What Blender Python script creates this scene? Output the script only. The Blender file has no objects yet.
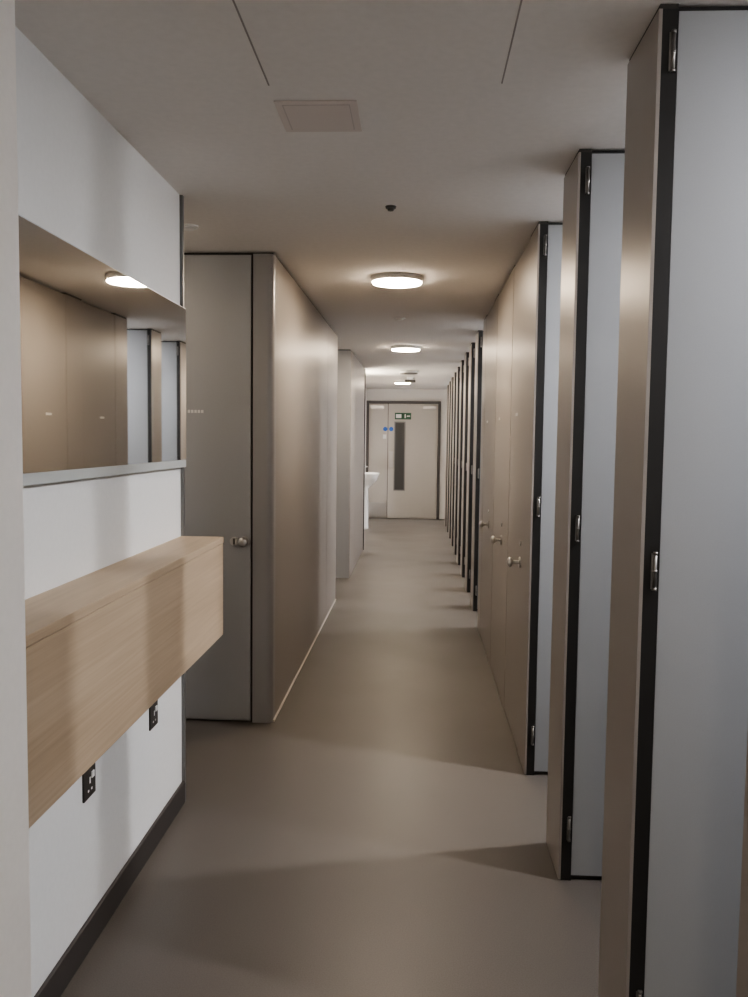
import bpy, bmesh, math
from mathutils import Matrix, Vector
sc = bpy.context.scene
sc.view_settings.view_transform = 'AgX'
try: sc.view_settings.look = 'AgX - Medium High Contrast'
except Exception: pass

# ---------------------------------------------------------------- materials
def mat(name, col, rough=0.5, metal=0.0, noise=0.0, scale=20.0, stretch=(1,1,1), bump=0.0, emis=None, estr=0.0, spec=0.5, coat=0.0):
    m = bpy.data.materials.new(name); m.use_nodes = True
    nt = m.node_tree; b = nt.nodes["Principled BSDF"]
    b.inputs["Base Color"].default_value = (*col, 1)
    b.inputs["Roughness"].default_value = rough
    b.inputs["Metallic"].default_value = metal
    b.inputs["Specular IOR Level"].default_value = spec
    b.inputs["Coat Weight"].default_value = coat
    if emis:
        b.inputs["Emission Color"].default_value = (*emis, 1)
        b.inputs["Emission Strength"].default_value = estr
    if noise > 0 or bump > 0:
        tc = nt.nodes.new("ShaderNodeTexCoord"); mp = nt.nodes.new("ShaderNodeMapping")
        mp.inputs["Scale"].default_value = stretch
        n = nt.nodes.new("ShaderNodeTexNoise"); n.inputs["Scale"].default_value = scale
        n.inputs["Detail"].default_value = 5
        nt.links.new(tc.outputs["Object"], mp.inputs[0]); nt.links.new(mp.outputs[0], n.inputs["Vector"])
        if noise > 0:
            r = nt.nodes.new("ShaderNodeValToRGB")
            r.color_ramp.elements[0].position = 0.3; r.color_ramp.elements[1].position = 0.7
            r.color_ramp.elements[0].color = (*[c*(1-noise) for c in col], 1)
            r.color_ramp.elements[1].color = (*[min(1, c*(1+noise)) for c in col], 1)
            nt.links.new(n.outputs["Fac"], r.inputs[0]); nt.links.new(r.outputs[0], b.inputs["Base Color"])
        if bump > 0:
            bp = nt.nodes.new("ShaderNodeBump"); bp.inputs["Strength"].default_value = bump
            bp.inputs["Distance"].default_value = 0.002
            nt.links.new(n.outputs["Fac"], bp.inputs["Height"]); nt.links.new(bp.outputs[0], b.inputs["Normal"])
    return m

M = {}
M['white'] = mat("white_wall_paint", (0.77,0.775,0.765), 0.75, noise=0.015, scale=60)
M['cubwall'] = mat("cubicle_wall_paint", (0.26,0.26,0.26), 0.7, noise=0.015, scale=60)
M['cream'] = mat("cream_wall_paint", (0.88,0.85,0.81), 0.7, noise=0.015, scale=60)
M['ceil'] = mat("ceiling_paint", (0.84,0.81,0.78), 0.9, noise=0.02, scale=40)
M['ceil_line'] = mat("ceiling_groove", (0.38,0.35,0.33), 0.9)
M['lam'] = mat("bronze_silver_laminate", (0.36,0.328,0.298), 0.38, metal=0.3, noise=0.03, scale=400)
M['grey'] = mat("pale_grey_laminate", (0.35,0.362,0.372), 0.42, noise=0.02, scale=400)
M['lgrey'] = mat("warm_grey_laminate", (0.43,0.435,0.445), 0.42, metal=0.05, noise=0.02, scale=400)
M['post'] = mat("corner_post_metal", (0.40,0.39,0.385), 0.36, metal=0.3)
M['black'] = mat("black_edge", (0.018,0.017,0.016), 0.5)
M['gap'] = mat("dark_shadow_gap", (0.05,0.045,0.04), 0.7)
M['seam'] = mat("brown_seam", (0.20,0.17,0.15), 0.6)
M['steel'] = mat("satin_steel", (0.62,0.61,0.60), 0.28, metal=1.0)
M['dsteel'] = mat("hinge_steel", (0.30,0.29,0.275), 0.4, metal=1.0)
M['alu'] = mat("anodised_aluminium", (0.60,0.63,0.63), 0.4, metal=0.3)
M['trimg'] = mat("grey_metal_trim", (0.25,0.25,0.25), 0.4, metal=0.6)
M['mirror'] = mat("mirror_glass", (0.80,0.80,0.79), 0.02, metal=1.0)
M['skirt'] = mat("dark_skirting_vinyl", (0.045,0.040,0.038), 0.45)
M['caulk'] = mat("light_sealant", (0.62,0.58,0.53), 0.5)
M['plate'] = mat("dark_nickel_plate", (0.09,0.085,0.08), 0.4, metal=0.6)
M['pwhite'] = mat("white_plastic", (0.85,0.85,0.84), 0.35)
M['label'] = mat("label_print", (0.80,0.79,0.77), 0.5)
M['ceramic'] = mat("white_ceramic", (0.88,0.88,0.87), 0.12)
M['grille'] = mat("pinkish_grille_paint", (0.72,0.66,0.62), 0.7)
M['gslot'] = mat("grille_slot", (0.60,0.54,0.51), 0.8)
M['dkplastic'] = mat("dark_plastic", (0.08,0.075,0.07), 0.4)
M['doorw'] = mat("end_door_paint", (0.54,0.51,0.47), 0.5, noise=0.01)
M['frame'] = mat("door_frame_grey", (0.12,0.11,0.105), 0.5)
M['glass'] = mat("dark_vision_glass", (0.10,0.10,0.10), 0.08)
M['blue'] = mat("blue_sign", (0.03,0.14,0.55), 0.4)
M['green'] = mat("green_sign", (0.015,0.09,0.045), 0.4)
M['wlens'] = mat("warm_light_lens", (1,0.9,0.75), 0.5, emis=(1.0,0.83,0.64), estr=108)
M['clens'] = mat("cool_light_lens", (0.9,0.95,1), 0.5, emis=(0.98,0.97,1.0), estr=4900)
M['clens_dim'] = mat("cool_light_lens_dimmed", (0.9,0.95,1), 0.5, emis=(0.98,0.97,1.0), estr=3300)
M['wlens2'] = mat("lobby_fill_glow", (1,0.95,0.85), 0.5, emis=(1.0,0.88,0.70), estr=90)  # glow of the added lobby fill box

def wood():
    m = bpy.data.materials.new("light_oak_veneer"); m.use_nodes = True
    nt = m.node_tree; b = nt.nodes["Principled BSDF"]; b.inputs["Roughness"].default_value = 0.5
    tc = nt.nodes.new("ShaderNodeTexCoord"); mp = nt.nodes.new("ShaderNodeMapping")
    mp.inputs["Scale"].default_value = (30, 1.3, 60)
    n = nt.nodes.new("ShaderNodeTexNoise"); n.inputs["Scale"].default_value = 1.6; n.inputs["Detail"].default_value = 8
    n.inputs["Distortion"].default_value = 0.4
    mp2 = nt.nodes.new("ShaderNodeMapping"); mp2.inputs["Scale"].default_value = (3, 0.5, 5)
    n2 = nt.nodes.new("ShaderNodeTexNoise"); n2.inputs["Scale"].default_value = 2; n2.inputs["Detail"].default_value = 3
    r = nt.nodes.new("ShaderNodeValToRGB")
    r.color_ramp.elements[0].position = 0.3; r.color_ramp.elements[1].position = 0.7
    r.color_ramp.elements[0].color = (0.41,0.31,0.21,1); r.color_ramp.elements[1].color = (0.56,0.445,0.32,1)
    mx = nt.nodes.new("ShaderNodeMath"); mx.operation = 'ADD'
    ml = nt.nodes.new("ShaderNodeMath"); ml.operation = 'MULTIPLY'; ml.inputs[1].default_value = 0.5
    L = nt.links.new
    L(tc.outputs["Object"], mp.inputs[0]); L(tc.outputs["Object"], mp2.inputs[0])
    L(mp.outputs[0], n.inputs["Vector"]); L(mp2.outputs[0], n2.inputs["Vector"])
    L(n.outputs["Fac"], mx.inputs[0]); L(n2.outputs["Fac"], mx.inputs[1]); L(mx.outputs[0], ml.inputs[0])
    L(ml.outputs[0], r.inputs[0]); L(r.outputs[0], b.inputs["Base Color"])
    return m
M['oak'] = wood()

def vinyl():
    m = bpy.data.materials.new("brown_grey_vinyl"); m.use_nodes = True
    nt = m.node_tree; b = nt.nodes["Principled BSDF"]; L = nt.links.new
    tc = nt.nodes.new("ShaderNodeTexCoord")
    n = nt.nodes.new("ShaderNodeTexNoise"); n.inputs["Scale"].default_value = 260; n.inputs["Detail"].default_value = 3
    n2 = nt.nodes.new("ShaderNodeTexNoise"); n2.inputs["Scale"].default_value = 1.5; n2.inputs["Detail"].default_value = 4
    r = nt.nodes.new("ShaderNodeValToRGB")
    r.color_ramp.elements[0].position = 0.35; r.color_ramp.elements[1].position = 0.65
    r.color_ramp.elements[0].color = (0.104,0.091,0.079,1); r.color_ramp.elements[1].color = (0.131,0.115,0.100,1)
    rr = nt.nodes.new("ShaderNodeMapRange"); rr.inputs["To Min"].default_value = 0.34; rr.inputs["To Max"].default_value = 0.48
    bp = nt.nodes.new("ShaderNodeBump"); bp.inputs["Strength"].default_value = 0.12; bp.inputs["Distance"].default_value = 0.001
    L(tc.outputs["Object"], n.inputs["Vector"]); L(tc.outputs["Object"], n2.inputs["Vector"])
    L(n.outputs["Fac"], r.inputs[0]); L(r.outputs[0], b.inputs["Base Color"])
    L(n2.outputs["Fac"], rr.inputs["Value"]); L(rr.outputs[0], b.inputs["Roughness"])
    L(n.outputs["Fac"], bp.inputs["Height"]); L(bp.outputs[0], b.inputs["Normal"])
    return m
M['floor'] = vinyl()

# ---------------------------------------------------------------- mesh builder
class Obj:
    def __init__(s, name):
        s.name = name; s.bm = bmesh.new(); s.slots = []
    def mi(s, k):
        if k not in s.slots: s.slots.append(k)
        return s.slots.index(k)
    def _tag(s, verts, k, smooth=False):
        i = s.mi(k)
        for f in {f for v in verts for f in v.link_faces}:
            f.material_index = i; f.smooth = smooth
    def box(s, x0, x1, y0, y1, z0, z1, k, bev=0.0):
        r = bmesh.ops.create_cube(s.bm, size=1)
        mt = Matrix.Translation(((x0+x1)/2, (y0+y1)/2, (z0+z1)/2)) @ Matrix.Diagonal((x1-x0, y1-y0, z1-z0, 1))
        bmesh.ops.transform(s.bm, matrix=mt, verts=r['verts'])
        vs = r['verts']; i = s.mi(k)
        for f in {f for v in vs for f in v.link_faces}: f.material_index = i
        if bev > 0:
            es = list({e for v in vs for e in v.link_edges})
            rb = bmesh.ops.bevel(s.bm, geom=es, offset=bev, segments=2, profile=0.5, affect='EDGES')
            for f in rb['faces']: f.material_index = i
        return s
    def cyl(s, c, r1, r2, h, axis, k, seg=40):
        r = bmesh.ops.create_cone(s.bm, cap_ends=True, segments=seg, radius1=r1, radius2=r2, depth=h)
        rot = {'z': Matrix(), 'x': Matrix.Rotation(math.pi/2, 4, 'Y'), 'y': Matrix.Rotation(-math.pi/2, 4, 'X')}[axis]
        bmesh.ops.transform(s.bm, matrix=Matrix.Translation(c) @ rot, verts=r['verts'])
        i = s.mi(k)
        for f in {f for v in r['verts'] for f in v.link_faces}:
            f.material_index = i; f.smooth = len(f.verts) == 4
        return s
    def sph(s, c, sx, sy, sz, k, u=24, v=14):
        r = bmesh.ops.create_uvsphere(s.bm, u_segments=u, v_segments=v, radius=1)
        bmesh.ops.transform(s.bm, matrix=Matrix.Translation(c) @ Matrix.Diagonal((sx, sy, sz, 1)), verts=r['verts'])
        s._tag(r['verts'], k, True); return s
    def prism(s, pts, z0, z1, k, smooth=False):
        a = [s.bm.verts.new((x, y, z0)) for x, y in pts]; b = [s.bm.verts.new((x, y, z1)) for x, y in pts]
        n = len(pts); i = s.mi(k); fs = []
        for j in range(n):
            f = s.bm.faces.new((a[j], a[(j+1)%n], b[(j+1)%n], b[j])); f.smooth = smooth; fs.append(f)
        fs += [s.bm.faces.new(a[::-1]), s.bm.faces.new(b)]
        for f in fs: f.material_index = i
        return s
    def done(s):
        bmesh.ops.recalc_face_normals(s.bm, faces=s.bm.faces[:])
        vs = s.bm.verts; lo = Vector([min(v.co[i] for v in vs) for i in range(3)]); hi = Vector([max(v.co[i] for v in vs) for i in range(3)])
        c = (lo+hi)/2; bmesh.ops.translate(s.bm, vec=-c, verts=vs[:])
        me = bpy.data.meshes.new(s.name); s.bm.to_mesh(me); s.bm.free()
        for k in s.slots: me.materials.append(M[k])
        o = bpy.data.objects.new(s.name, me); o.location = c
        sc.collection.objects.link(o); return o

H = 2.40
XR, XL, XW = 0.496, -0.727, -0.926
YE = 15.8
# ---------------------------------------------------------------- shell
Obj("floor").box(-2.8, 2.3, -1.6, 16.0, -0.1, 0, 'floor').done()
Obj("ceiling").box(-2.8, 2.3, -1.6, 16.0, H, H+0.1, 'ceil').done()
Obj("wall_left").box(-1.03, XW, -1.5, 3.29, 0, H, 'white').done()
Obj("wall_left_nib").box(XW, -0.750, 1.15, 1.585, 0, H, 'cream', 0.003).done()
Obj("wall_back").box(-1.03, 2.2, -1.6, -1.5, 0, H, 'white').done()
Obj("wall_right").box(2.1, 2.2, -1.5, 16.0, 0, H, 'cubwall').done()
Obj("wall_far").box(-2.7, 2.1, YE, YE+0.1, 0, H, 'cream').done()
Obj("wall_recess_side").box(-2.7, -2.6, 3.2, YE, 0, H, 'white').done()
Obj("wall_recess_back").box(-2.6, -1.03, 3.19, 3.29, 0, H, 'white').done()
Obj("wall_lobby_left").box(-1.05, -0.95, 11.2, YE, 0, H, 'cream').done()
Obj("baseboard_left").box(XW, XW+0.012, 1.585, 3.30, 0, 0.09, 'skirt', 0.003).done()
Obj("trim_1").box(-1.035, XW+0.012, 3.292, 3.312, 0, H, 'trimg', 0.002).done()

# left laminate block
b = Obj("wall_left_laminate_block")
b.box(-2.6, XL-0.06, 4.30, 7.67, 0, H-0.012, 'lgrey')
b.box(XL-0.06, XL, 4.33, 6.86, 0, H-0.012, 'lam')
b.box(XL-0.06, XL, 6.866, 7.67, 0, H-0.012, 'lam')
b.box(XL-0.058, XL-0.004, 6.85, 6.88, 0, H-0.012, 'seam')
b.box(-2.6, XL-0.008, 4.31, 7.66, H-0.012, H, 'gap')
# rounded corner post
R = 0.035; pts = [(-0.831, 4.272), (XL-R, 4.272)]
for i in range(1, 8):
    a = -math.pi/2 + i*math.pi/16
    pts.append((XL-R+R*math.cos(a), 4.272+R+R*math.sin(a)))
pts += [(XL, 4.272+R), (XL, 4.36), (-0.831, 4.36)]
b.prism(pts, 0, H-0.012, 'post')
b.done()
Obj("trim_2").box(XL, XL+0.007, 4.30, 7.67, 0, 0.008, 'caulk').done()

def knob(o, x, y, z, ax, sgn):
    """door knob with rose plate"""
    if ax == 'y':
        o.cyl((x, y+sgn*0.004, z), 0.026, 0.026, 0.008, 'y', 'steel')
        o.cyl((x, y+sgn*0.025, z), 0.009, 0.009, 0.04, 'y', 'steel', 20)
        o.sph((x, y+sgn*0.05, z), 0.024, 0.016, 0.024, 'steel')
    else:
        o.cyl((x+sgn*0.004, y, z), 0.026, 0.026, 0.008, 'x', 'steel')
        o.cyl((x+sgn*0.025, y, z), 0.009, 0.009, 0.04, 'x', 'steel', 20)
        o.sph((x+sgn*0.05, y, z), 0.016, 0.024, 0.024, 'steel')

d = Obj("door_1")
d.box(-1.62, -0.843, 4.276, 4.298, 0.012, H-0.02, 'lgrey', 0.0015)
d.box(-0.843, -0.832, 4.288, 4.299, 0.0, H-0.014, 'gap')
knob(d, -0.875, 4.276, 0.945, 'y', -1)
d.cyl((-0.925, 4.268, 0.945), 0.022, 0.022, 0.016, 'y', 'steel')
d.box(-0.929, -0.921, 4.250, 4.262, 0.930, 0.960, 'dsteel', 0.002)
for i in range(5):
    d.box(-1.165+i*0.017, -1.153+i*0.017, 4.274, 4.276, 1.595, 1.610, 'label')
d.done()

# second left block
b = Obj("wall_left_far_block")
b.box(-2.6, -0.704, 8.9, 11.2, 0, H-0.01, 'lgrey')
b.box(-0.704, -0.700, 8.92, 11.18, 0.0, H-0.01, 'lam')
b.box(-2.6, -0.71, 8.91, 11.19, H-0.01, H, 'gap')
b.box(-0.74, -0.69, 11.18, 11.24, 0, H-0.01, 'black')
b.done()

# ---------------------------------------------------------------- right cubicles
near = [0.99 + 0.90*i for i in range(-2, 16)]
closed = {3.69, 4.59, 5.49}   # openings after these pilasters are closed
def close(n): return any(abs(n-c) < 0.01 for c in closed)
for n in near:
    f = n + 0.27
    p = Obj("wall_cubicle_pilaster")
    p.box(XR, XR+0.008, n, f, 0.004, H-0.012, 'lam')
    p.box(XR+0.008, XR+0.042, n+0.001, f-0.001, 0.0, H-0.012, 'black')
    p.box(XR+0.010, XR+0.10, n+0.055, f-0.004, 0.0, H-0.006, 'lgrey')
    p.box(XR+0.004, XR+0.042, n+0.004, f, H-0.012, H, 'gap')
    for z in (2.30, 1.19, 0.18):
        p.cyl((XR+0.032, n-0.002, z), 0.0045, 0.0045, 0.08, 'z', 'dsteel', 16)
        p.box(XR+0.024, XR+0.032, n-0.001, n+0.001, z-0.04, z+0.04, 'dsteel')
        for k in (-0.04, 0, 0.04):
            p.cyl((XR+0.032, n-0.002, z+k), 0.0055, 0.0055, 0.006, 'z', 'dsteel', 16)
    p.done()
    w = Obj("wall_cubicle_divider")
    w.box(XR+0.10, 2.1, n+0.12, n+0.16, 0.0, H, 'cubwall')
    w.done()
    if n + 0.9 > YE: continue
    nn = n + 0.9
    dd = Obj("cubicle_door")
    if close(n):
        dd.box(XR+0.001, XR+0.010, f+0.004, nn-0.004, 0.012, H-0.014, 'lam', 0.001)
        dd.box(XR+0.010, XR+0.036, f+0.004, nn-0.004, 0.012, H-0.014, 'grey')
        knob(dd, XR+0.001, f+0.06, 0.90, 'x', -1)
        dd.cyl((XR-0.002, f+0.06, 0.99), 0.012, 0.012, 0.006, 'x', 'steel', 20)
        for i in range(5):
            dd.box(XR-0.001, XR+0.001, nn-0.32+i*0.017, nn-0.308+i*0.017, 1.598, 1.613, 'label')
    else:
        x0 = XR+0.043
        dd.box(x0, x0+0.60, nn+0.006, nn+0.036, 0.016, H-0.014, 'grey', 0.0015)
        dd.box(x0+0.001, x0+0.599, nn+0.010, nn+0.034, 0.006, 0.016, 'black')
        dd.box(x0+0.001, x0+0.599, nn+0.010, nn+0.034, H-0.014, H-0.004, 'black')
        knob(dd, x0+0.54, nn+0.006, 0.90, 'y', -1)
    dd.done()

# ---------------------------------------------------------------- mirror, shelf, sockets
m = Obj("wall_mirror")
m.box(XW, XW+0.024, 1.60, 3.285, 1.356, 1.969, 'alu', 0.001)
m.box(XW+0.024, XW+0.0255, 1.60, 3.281, 1.385, 1.965, 'mirror')
m.done()
s = Obj("oak_wall_shelf")
s.box(XW, -0.757, 1.588, 3.288, 0.694, 1.058, 'oak', 0.0015)
s.box(XW, -0.755, 1.588, 3.29, 1.060, 1.083, 'oak', 0.0015)
s.box(XW, -0.764, 1.590, 3.28, 1.055, 1.063, 'seam')
s.done()
for y in (2.324, 2.92):
    o = Obj("power_socket")
    o.box(XW, XW+0.006, y-0.043, y+0.043, 0.441, 0.527, 'plate', 0.0015)
    o.box(XW+0.006, XW+0.010, y+0.008, y+0.026, 0.494, 0.512, 'pwhite', 0.001)
    o.box(XW+0.006, XW+0.0068, y-0.004, y+0.004, 0.482, 0.500, 'pwhite')
    o.box(XW+0.006, XW+0.0068, y-0.016, y-0.008, 0.460, 0.466, 'pwhite')
    o.box(XW+0.006, XW+0.0068, y+0.008, y+0.016, 0.460, 0.466, 'pwhite')
    o.done()

# ---------------------------------------------------------------- ceiling fittings
def lamp(x, y, r=0.15, lens='wlens', hh=0.030, seg=32):
    o = Obj("ceiling_light")
    o.cyl((x, y, H-hh/2), r*0.96, r, hh, 'z', 'pwhite', 64)
    o.cyl((x, y, H-hh-0.004), r*0.92, r*0.95, 0.008, 'z', lens, seg)
    o.done()
def downlight(x, y, k='clens'):
    o = Obj("downlight")
    o.cyl((x, y, H-0.005), 0.055, 0.06, 0.01, 'z', 'pwhite', 40)
    o.cyl((x, y, H-0.012), 0.033, 0.035, 0.005, 'z', k, 12)
    o.done()
for y in (4.94, 8.6): lamp(-0.13, y)
lamp(-0.13, -1.0, 0.135)  # fill lamp, added behind the camera
lamp(-1.6, 3.62, 0.065, 'wlens', 0.02, 16)  # unseen lamp, added in the recess to lighten the left door
lamp(-0.13, 11.66, 0.13, 'dkplastic')
for n in near:
    if n+0.5 < YE and n > 0.5 and not close(n):
        downlight(1.50, n+0.54, 'clens_dim' if 0.5 < n < 2.0 else 'clens')
lamp(-1.6, 8.3, 0.08, 'wlens', 0.02, 16)
# hidden glowing box, added to brighten the far lobby and its ceiling
o = Obj("lobby_fill_light")
o.box(-0.95, -0.90, 11.45, 12.15, 2.08, 2.16, 'pwhite', 0.004)
o.box(-0.90, -0.872, 11.45, 12.15, 2.07, 2.17, 'wlens2')
o.done()
lamp(-0.25, 13.7, 0.13, 'wlens', 0.03)  # extra lit lamp, added to brighten the lobby end

o = Obj("emergency_light"); o.cyl((-0.12, 12.9, H-0.02), 0.03, 0.06, 0.04, 'z', 'pwhite')
o.box(-0.20, -0.04, 12.86, 12.94, H-0.07, H-0.03, 'dkplastic', 0.01); o.done()
for (x, y, r, k) in ((-0.12, 3.46, 0.022, 'dkplastic'), (-0.15, 6.59, 0.045, 'pwhite'), (-1.02, 3.77, 0.045, 'pwhite')):
    o = Obj("smoke_detector"); o.cyl((x, y, H-0.004), r*0.9, r, 0.008, 'z', k)
    o.cyl((x, y, H-0.012), r*0.5, r*0.7, 0.010, 'z', k); o.done()
g = Obj("ceiling_vent_grille")
g.box(-0.41, -0.18, 2.39, 2.62, H-0.005, H, 'grille', 0.002)
g.box(-0.390, -0.200, 2.410, 2.600, H-0.0058, H-0.004, 'gslot', 0.0005)
g.box(-0.386, -0.204, 2.414, 2.596, H-0.007, H-0.004, 'grille', 0.0008)
g.done()
a = Obj("ceiling_access_panel")
for x in (-0.405, 0.205): a.box(x-0.002, x+0.002, 0.6, 2.29, H-0.0012, H, 'ceil_line')
a.box(-0.400, 0.20, 0.602, 2.288, H-0.0010, H, 'ceil')
a.done()

# ---------------------------------------------------------------- far double doors
D = Obj("double_door")
y = YE
xl, xm, xr2, zt = -0.90, -0.545, 0.375, 2.13
D.box(xl-0.05, xl, y-0.05, y, 0, zt+0.05, 'frame')
D.box(xr2, xr2+0.05, y-0.05, y, 0, zt+0.05, 'frame')
D.box(xl, xr2, y-0.05, y, zt, zt+0.05, 'frame')
D.box(xl+0.004, xm-0.004, y-0.035, y-0.002, 0.01, zt-0.004, 'doorw', 0.002)
D.box(xm+0.004, xr2-0.004, y-0.035, y-0.002, 0.01, zt-0.004, 'doorw', 0.002)
D.box(xm-0.006, xm+0.006, y-0.036, y-0.001, 0.01, zt, 'frame')
D.box(-0.43, -0.22, y-0.042, y-0.034, 0.52, 1.80, 'trimg', 0.002)
D.box(-0.41, -0.24, y-0.045, y-0.041, 0.54, 1.78, 'glass')
D.box(xm+0.03, xm+0.10, y-0.040, y-0.034, 0.95, 1.25, 'steel')
D.box(xm+0.055, xm+0.075, y-0.08, y-0.06, 0.95, 1.25, 'steel')
D.box(xm+0.055, xm+0.075, y-0.08, y-0.035, 0.96, 0.98, 'steel')
D.box(xm+0.055, xm+0.075, y-0.08, y-0.035, 1.22, 1.24, 'steel')
D.box(xl+0.01, xm-0.01, y-0.040, y-0.034, 0.02, 0.30, 'steel')
D.box(0.10, 0.34, y-0.10, y-0.035, 2.03, 2.09, 'steel', 0.004)
D.box(-0.86, -0.62, y-0.10, y-0.035, 2.03, 2.09, 'steel', 0.004)
D.cyl((xm-0.05, y-0.038, 1.66), 0.04, 0.04, 0.006, 'y', 'blue')
D.cyl((xm+0.06, y-0.038, 1.66), 0.04, 0.04, 0.006, 'y', 'blue')
D.box(xm-0.09, xm-0.03, y-0.040, y-0.034, 1.48, 1.56, 'pwhite')
D.done()
e = Obj("exit_sign")
e.box(-0.42, -0.12, y-0.060, y-0.036, 1.84, 1.96, 'green', 0.002)
e.box(-0.40, -0.30, y-0.062, y-0.059, 1.865, 1.935, 'pwhite')
e.box(-0.24, -0.22, y-0.062, y-0.059, 1.865, 1.935, 'pwhite')
e.box(-0.20, -0.14, y-0.062, y-0.059, 1.89, 1.91, 'pwhite')
e.done()
# wash basin on lobby wall
wb = Obj("wash_basin")
def ring(z, cx, rx, ry):
    return [wb.bm.verts.new((max(-0.948, cx + rx*math.cos(t)), 13.9 + ry*math.sin(t), z)) for t in [2*math.pi*i/32 for i in range(32)]]
prof = [(0.0, -0.86, 0.08, 0.12), (0.03, -0.86, 0.075, 0.11), (0.66, -0.85, 0.06, 0.09), (0.74, -0.81, 0.10, 0.12), (0.80, -0.79, 0.14, 0.20), (0.90, -0.78, 0.17, 0.27), (0.92, -0.78, 0.17, 0.27), (0.915, -0.78, 0.15, 0.24), (0.83, -0.78, 0.11, 0.18), (0.80, -0.78, 0.03, 0.03)]
rs = [ring(*p) for p in prof]; ci = wb.mi('ceramic')
for a1, b1 in zip(rs, rs[1:]):
    for i in range(32):
        f = wb.bm.faces.new((a1[i], a1[(i+1)%32], b1[(i+1)%32], b1[i])); f.smooth = True; f.material_index = ci
wb.bm.faces.new(rs[0][::-1]); wb.bm.faces.new(rs[-1])
wb.cyl((-0.915, 13.9, 0.97), 0.013, 0.016, 0.12, 'z', 'steel', 20)
wb.box(-0.92, -0.80, 13.888, 13.912, 1.01, 1.03, 'steel', 0.004)
wb.done()

# ---------------------------------------------------------------- world + camera
w = bpy.data.worlds.new("world"); sc.world = w; w.use_nodes = True
w.node_tree.nodes["Background"].inputs[0].default_value = (0.5, 0.5, 0.5, 1)
w.node_tree.nodes["Background"].inputs[1].default_value = 0.1

cd = bpy.data.cameras.new("camera"); cam = bpy.data.objects.new("camera", cd); sc.collection.objects.link(cam)
cd.sensor_fit = 'VERTICAL'; cd.sensor_height = 36; cd.lens = 849.4/997*36
cd.clip_start = 0.02
cam.matrix_world = (Matrix.Translation((0, 0, 1.474)) @ Matrix.Rotation(0.050, 4, 'Z') @
                    Matrix.Rotation(math.pi/2-0.070, 4, 'X') @ Matrix.Rotation(0.012, 4, 'Z'))
sc.camera = cam
